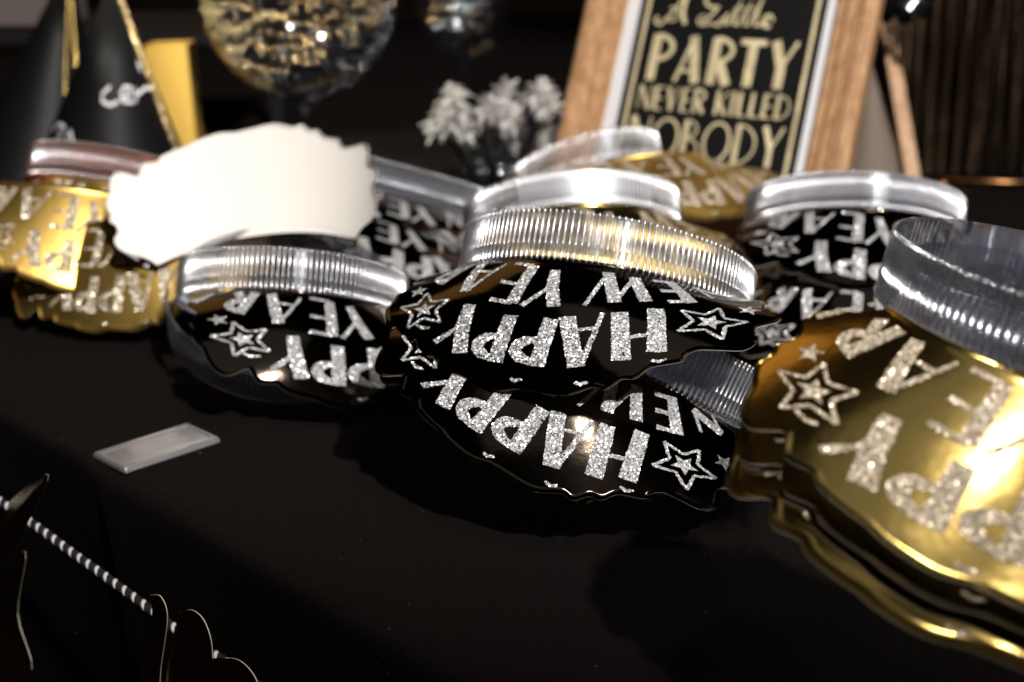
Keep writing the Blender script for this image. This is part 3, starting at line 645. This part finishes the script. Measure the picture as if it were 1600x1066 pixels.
bc = at_y(174, 285, 1.16); bc.z = 0; 
ap = at_y(174, -36, 1.2)
root, q, hg = cone_hat('party_cone', ap, bc, .083, M_KCONE, 'tall black paper party cone with white lettering at the left back', 'party hat')
def conef(rad, hg, q):
    def f(a, s, l=0):   # a = angle in mm on base radius, s up in mm
        rr = rad*(1-s/1000/hg) + l/1000; th = a/1000/rad - PI/2
        return q @ Vector((rr*math.cos(th), rr*math.sin(th), s/1000))
    return f
cf = conef(.083, hg, q)
# find cone coordinates of a pixel by search
def find(f, px, py, A=(-125, 125), Sx=(0, 180)):
    best = None; best_d = 1e9
    R_ = ray(px, py).normalized(); o = Vector((0, 0, CAM_H))
    for i in range(61):
        for j in range(61):
            a = A[0]+(A[1]-A[0])*i/60; s = Sx[0]+(Sx[1]-Sx[0])*j/60; p = f(a, s, .3)-o; d = (p-R_*p.dot(R_)).length
            if d < best_d: best_d = d; best = (a, s)
    return Vector(best)
M_WHITE = simple('white_print', (.75, .75, .78), .6)
c0 = find(cf, 218, 103); mb = MB(); solid_star(mb, c0, 6.5, cf, .4); mb.build('star_print', M_WHITE, root, False)
mb = MB()
pl = [find(cf, x, y) for x, y in ((165, 145), (180, 140), (176, 160), (160, 158))]; 
strokes_mesh(mb, [([find(cf, x, y) for x, y in a], [w]*len(a)) for a, w in ((((172, 138), (160, 146), (160, 158), (172, 164), (186, 160)), 3.2), (((186, 150), (194, 136), (206, 138), (202, 150), (188, 151), (194, 160), (210, 157)), 2.8), (((212, 158), (212, 138)), 2.8), (((213, 146), (226, 137), (238, 138)), 2.8))], cf, .45, step=1.5); mb.build('word_print', M_WHITE, root, False)
mb = MB(); strokes_mesh(mb, [([find(cf, x, y) for x, y in a], [2.6]*len(a)) for a in (((82, 205), (92, 193), (100, 200), (90, 218)), ((104, 216), (112, 206), (116, 220)))], cf, .45, step=1.5); mb.build('numeral_print', M_WHITE, root, False)
mb = MB(); mb.tube([cf(108, s*2.0, 1.0) for s in range(0, int(hg*500))], .0024, 6); mb.build('tinsel_trim', M_TINSEL, root)
# gold bag behind the cone
p = [at_y(225, 72, 1.32), at_y(291, 70, 1.32), at_y(309, 215, 1.32), at_y(215, 215, 1.32)]
V = p + [x + Vector((0, .035, 0)) for x in p]
root = empty('gold_paper_bag', tuple(p[3]), 'small plain gold paper bag standing behind the black party cone', 'paper bag')
for x in (2, 3, 6, 7): V[x] = Vector((V[x].x, V[x].y, 0)) if x in (2, 3, 6, 7) else V[x]
mesh('bag_body', V, [(0, 3, 2, 1), (4, 5, 6, 7), (0, 4, 7, 3), (1, 2, 6, 5), (2, 3, 7, 6)], simple('gold_paper', (.85, .55, .12), .45, .55), root, False)
# second, darker cone further left with gold streaks, and a pale display block above
bc = at_y(60, 290, 1.3); bc.z = 0
root, q2, h2 = cone_hat('party_cone', at_y(108, -60, 1.34), bc, .075, M_KCONE, 'unprinted dark party cone at the far left behind the lettered cone', 'party hat')
cf2 = conef(.075, h2, q2); mb = MB()
for a0 in (40, 62): mb.tube([cf2(a0, s*4.0, .6) for s in range(8, int(h2*240))], .0009, 6)
mb.build('gold_stripes', M_GOLD, root)
a, b = at_y(-60, -60, 1.5), at_y(100, 46, 1.5)
mb = MB(); mb.box(Matrix.Translation(((a.x+b.x)/2, 1.55, (a.z+b.z)/2)), b.x-a.x, .08, a.z-b.z)
o = mb.build('display_block', simple('taupe_card', (.13, .105, .1), .7), None, False); bv = o.modifiers.new('bevel', 'BEVEL'); bv.width = .003
tag(o, 'pale taupe block on a shelf in the upper left corner', 'display block')
mb = MB(); mb.box(Matrix.Translation(((a.x+b.x)/2, 1.6, b.z-.008)), .5, .22, .012); 
for sx in (-.22, .24): mb.box(Matrix.Translation(((a.x+b.x)/2+sx-.0, 1.66, (b.z-.014)/2)), .014, .014, b.z-.016)
tag(mb.build('rear_shelf', simple('black_wood', (.006, .005, .005), .5), None, False), 'dark rear shelf carrying the taupe block at the upper left', 'shelf')

# bead goblet
def goblet(name, px, bowl_bottom_py, y, R, label, rim_h):
    b = at_y(px, bowl_bottom_py, y); x, zb = b.x, b.z
    root = empty(name, (x, y, 0), label, 'goblet')
    prof = [(.001, .006), (R*.5, .004), (R*.52, .0015), (R*.5, .0), (.0, .0)]
    mb = MB(); mb.lathe([(R*.52, .0012), (R*.5, .003), (R*.12, .007), (.006, .014), (.0045, zb*.4), (.009, zb*.5), (.0045, zb*.6), (.006, zb*.9), (R*.22, zb)], Matrix.Translation((x, y, 0)), 40); mb.build('stem', M_GLASS, root)
    mb = MB(); pr = []
    for i in range(17):
        t = i/16*PI*.62; pr.append((max(.0015, R*math.sin(t)), zb + R*1.05*(1-math.cos(t))))
    pr2 = [(max(.0005, r-.0018), z+.0016) for r, z in pr[::-1]]
    mb.lathe(pr+pr2, Matrix.Translation((x, y, 0)), 56); mb.build('bowl', M_GLASS, root)
    return root, x, zb
gx, gy, GR = 475, 1.30, .089
root, X0, ZB = goblet('bead_goblet', gx, 158, gy, GR, 'large stemmed glass goblet filled with gold and black bead strings', 0)
M_BG = simple('gold_bead', (.95, .68, .32), .12, 1.); M_BS = simple('silver_bead', (.85, .85, .9), .1, 1.); M_BK = simple('black_bead', (.02, .02, .023), .16, 0., **{'Specular IOR Level': .9})
bme = {}
for nm, m in (('gold', M_BG), ('silver', M_BS), ('black', M_BK)):
    bm = bmesh.new(); bmesh.ops.create_icosphere(bm, subdivisions=2, radius=.0024); me = bpy.data.meshes.new('bead'); bm.to_mesh(me); bm.free(); me.materials.append(m)
    me.polygons.foreach_set('use_smooth', [True]*len(me.polygons)); bme[nm] = me
def necklace(kind, path, label):
    root = empty('bead_necklace', tuple(path[0]), label, 'bead necklace', 'bead necklaces heaped in the goblet')
    # even spacing
    acc = 0; last = path[0]; n = 0; off = Vector(path[0])
    for p in path[1:]:
        if (p-last).length >= .0058:
            o = bpy.data.objects.new('bead', bme[kind]); COL.objects.link(o); o.parent = root; o.location = p-off; last = p; n += 1
            if n >= 290: break
def inside(theta, ph, k):   # point near the bowl wall, k = depth fraction
    r = GR*(.955-k*.08)*math.sin(ph); z = ZB + .003 + GR*1.02*(1-math.cos(ph)) + k*.006
    return Vector((X0 + r*math.sin(theta), gy - r*math.cos(theta), z))
# strands lie row on row against the glass; gold on the upper left, black and silver towards the lower right
rsb = random.Random(3); groups = {}
for layer in range(2):
    ph = .2
    while ph < 1.86:
        r = GR*(.955-layer*.085)*math.sin(ph); nb_ = max(6, int(PI*1.15*r/.0088)); wob = rsb.uniform(0, 6)
        for i in range(nb_):
            th = -1.8 + 3.6*i/nb_ + rsb.uniform(-.02, .02); pp = ph + .05*math.sin(th*5+wob) + rsb.uniform(-.03, .03)
            edge = (pp-.62) - .48*(th+.45) + .10*math.sin(th*9)
            kind = 'gold' if edge > 0 and (layer == 0 or rsb.random() < .3) else ('silver' if rsb.random() < .16 else 'black')
            if rsb.random() < (.25 if edge < 0 else .16): continue
            if kind == 'black' and th > .2 and pp > 1.3 and rsb.random() < .3: kind = 'silver'
            z = ZB + .003 + GR*1.02*(1-math.cos(pp)); rr_ = GR*(.955-layer*.085)*math.sin(pp)
            q_ = 'gold' if kind == 'gold' else ('silver' if kind == 'silver' else 'black')
            sec = int((pp-.2)/.42) if kind == 'gold' else (int((pp-.2)/.9) if kind == 'black' else 0)
            groups.setdefault((q_, layer, sec), []).append(Vector((X0+rr_*math.sin(th), gy-rr_*math.cos(th), z)))
        ph += .0080/GR
hgt_w = ['lowest', 'lower', 'middle', 'upper', 'topmost']
for (kind, layer, sec), ps in sorted(groups.items()):
    where = hgt_w[min(sec, 4)] if kind != 'silver' else 'scattered'
    nk_ = empty('bead_necklace', tuple(ps[0]), f"{where} {'shiny ' if kind == 'black' else ''}{kind} bead string {'against the glass' if layer == 0 else 'deeper inside'} in the large goblet", 'bead necklace', 'bead necklaces heaped in the goblet')
    for p_ in ps[:295]:
        o = bpy.data.objects.new('bead', bme[kind]); COL.objects.link(o); o.parent = nk_; o.location = p_-ps[0]

# second goblet with dark beads
root2, X2, Z2 = goblet('small_goblet', 725, 95, 1.36, .048, 'smaller stemmed glass with a few dark and gold beads, right of the large goblet', 0)
off = Vector((X2, 1.36, Z2+.02)); nk = empty('bead_necklace', tuple(off), 'short dark bead string in the smaller glass', 'bead necklace')
for i in range(60):
    th = random.uniform(0, 2*PI); r = random.uniform(.006, .036); o = bpy.data.objects.new('bead', bme[random.choice(['black', 'black', 'silver', 'gold'])]); COL.objects.link(o); o.parent = nk; o.location = (r*math.cos(th), r*math.sin(th), random.uniform(0, .03)+r*.3)

# white tufted sticks in a clear jar
JX = at_y(775, 330, 1.22); jc = Vector((JX.x, 1.22, 0))
root = empty('stick_jar', tuple(jc), 'short clear glass jar holding the tufted party sticks', 'jar')
mb = MB(); mb.lathe([(.001, .001), (.026, .001), (.028, .004), (.028, .058), (.0262, .058), (.0262, .005), (.001, .004)], Matrix.Translation(jc), 40); mb.build('jar_wall', M_GLASS, root)
M_TUFT = simple('white_crepe_paper', (.82, .79, .76), .9); M_STK = simple('black_stick', (.02, .02, .022), .3); M_CAPW = simple('white_plastic', (.7, .68, .66), .4)
rs = random.Random(5)
for i in range(26):
    hx = rs.uniform(675, 872); hy = rs.uniform(120, 225) if i < 18 else rs.uniform(205, 262)
    if hx < 715: hy = min(hy, 190)
    top = at_y(hx, hy, 1.22+rs.uniform(-.045, .05)); foot = jc + Vector((rs.uniform(-.018, .018), rs.uniform(-.018, .018), .006))
    root = empty('tufted_stick', tuple(foot), 'black party stick with a frilled white paper tuft, standing in the clear jar', 'party stick', 'tufted party sticks in the jar')
    d = (top-foot).normalized(); mb = MB(); mb.tube([foot, top-d*.012], .0019, 8); mb.build('stick', M_STK, root)
    mb = MB(); mb.tube([top-d*.022, top-d*.020, top-d*.006, top-d*.004], [.003, .0052, .0052, .003], 10); mb.build('cap', M_CAPW, root)
    mb = MB(); qd = d.to_track_quat('Z', 'Y').to_matrix()
    for k in range(80):
        th = rs.uniform(0, 2*PI); ph = rs.uniform(.1, 1.9); v = qd @ Vector((math.sin(ph)*math.cos(th), math.sin(ph)*math.sin(th), math.cos(ph))); l = rs.uniform(.008, .019)
        s_ = v.cross(Vector((rs.random(), rs.random(), rs.random()))).normalized()*.0009; a = top - d*.005; m1 = a+v*l*.6; e_ = a+v*l+Vector((0, 0, -.003))
        mb.add([a-s_*.4, a+s_*.4, m1+s_, m1-s_, e_+s_*.7, e_-s_*.7], [(0, 1, 2, 3), (3, 2, 4, 5)])
    mb.build('paper_tuft', M_TUFT, root, False)

# beige cone between frame and leg, dark bow at the top
bc = at_y(1358, 300, 1.33); ap = at_y(1362, 105, 1.34)
cone_hat('party_cone', ap, Vector((bc.x, 1.33, .001)), .034, simple('beige_card', (.19, .145, .115), .7), 'blurred beige paper cone behind the right side of the frame', 'party hat')
root = empty('foil_bow', tuple(at_y(1408, 0, 1.1)), 'dark crinkled foil bow at the top edge, right of the frame', 'bow')
M_BOW = simple('dark_foil', (.05, .05, .06), .18, .9); bcn = at_y(1408, -4, 1.16)
for k in range(9):
    a = 2*PI*k/9; mb = MB(); pts = []
    for i in range(13):
        t = i/12*2*PI; r = .014*(1-math.cos(t)); pts.append(bcn + Vector((math.cos(a)*r, -.008*math.sin(t)-.002*(k % 3), math.sin(a)*r*.75)))
    V = []; F = []
    for p_ in pts:
        w = Vector((-math.sin(a), .3, math.cos(a)))*.005; V += [p_-w, p_+w]
    F = [(2*i, 2*i+1, 2*i+3, 2*i+2) for i in range(12)]
    mesh('loop', V, F, M_BOW, root)
mb = MB(); mb.tube([bcn+Vector((0, .01, 0)), bcn+Vector((0, .03, .10))], .0018, 6); mb.build('wire', M_BOW, root)

# fringe curtain at the right
M_FR = foil_mat('bronze_fringe', (.24, .165, .105), .34, .5, .1)
root = empty('fringe_curtain', (at_y(1500, 200, 1.38).x, 1.38, 0), 'dark bronze metallic fringe curtain hanging at the right back', 'curtain')
rs = random.Random(11); xa, xb = at_y(1375, 100, 1.38).x, at_y(1700, 100, 1.38).x; zt = .48
n = 70
for i in range(n):
    x = xa + (xb-xa)*i/n + rs.uniform(-.002, .002); w = (xb-xa)/n*rs.uniform(.8, 1.4); y = 1.38 + rs.uniform(-.02, .02); rot = rs.uniform(-.9, .9); V = []; F = []
    for j in range(13):
        z = zt - (zt-.004)*j/12; xx = x + .003*math.sin(j*.6+i); rt = rot + .35*math.sin(j*.5+i*2)
        V += [(xx-w/2*math.cos(rt), y-w/2*math.sin(rt), z), (xx+w/2*math.cos(rt), y+w/2*math.sin(rt), z)]
        if j: F.append((2*j-2, 2*j-1, 2*j+1, 2*j))
    mesh('strand', V, F, M_FR, root)
mb = MB(); mb.tube([(xa-.03, 1.38, zt), (xb+.03, 1.38, zt)], .008, 12); mb.build('rod', M_KCONE, root)
# low rail in front of the curtain
a, b = at_y(1470, 282, 1.31), at_y(1700, 288, 1.31)
mb = MB(); mb.tube([a, b], .0022, 8); mb.tube([at_y(1440, 300, 1.31), at_y(1700, 306, 1.31)], .0016, 8)
for px in (1475, 1698): mb.tube([at_y(px, 282, 1.31), Vector((at_y(px, 282, 1.31).x, 1.31, 0))], .002, 8)
tag(mb.build('brass_rail', simple('brass', (.45, .22, .09), .3, 1.), None), 'thin brass rail in front of the fringe curtain at the right', 'rail')
# back wall
mesh('back_wall', [(-4, 3.0, -.78), (4, 3.0, -.78), (4, 3.0, 3), (-4, 3.0, 3)], [(0, 1, 2, 3)], simple('dark_brown_wall', (.028, .013, .006), .8))['kind'] = 'structure'

# ------------------------------------------------------------------ render settings
S.render.engine = 'CYCLES'; c = S.cycles
c.max_bounces = 12; c.transmission_bounces = 8; c.transparent_max_bounces = 24; c.glossy_bounces = 5; c.diffuse_bounces = 3
c.sample_clamp_indirect = 6; c.caustics_reflective = False; c.caustics_refractive = False
S.render.resolution_x = 1024; S.render.resolution_y = 682
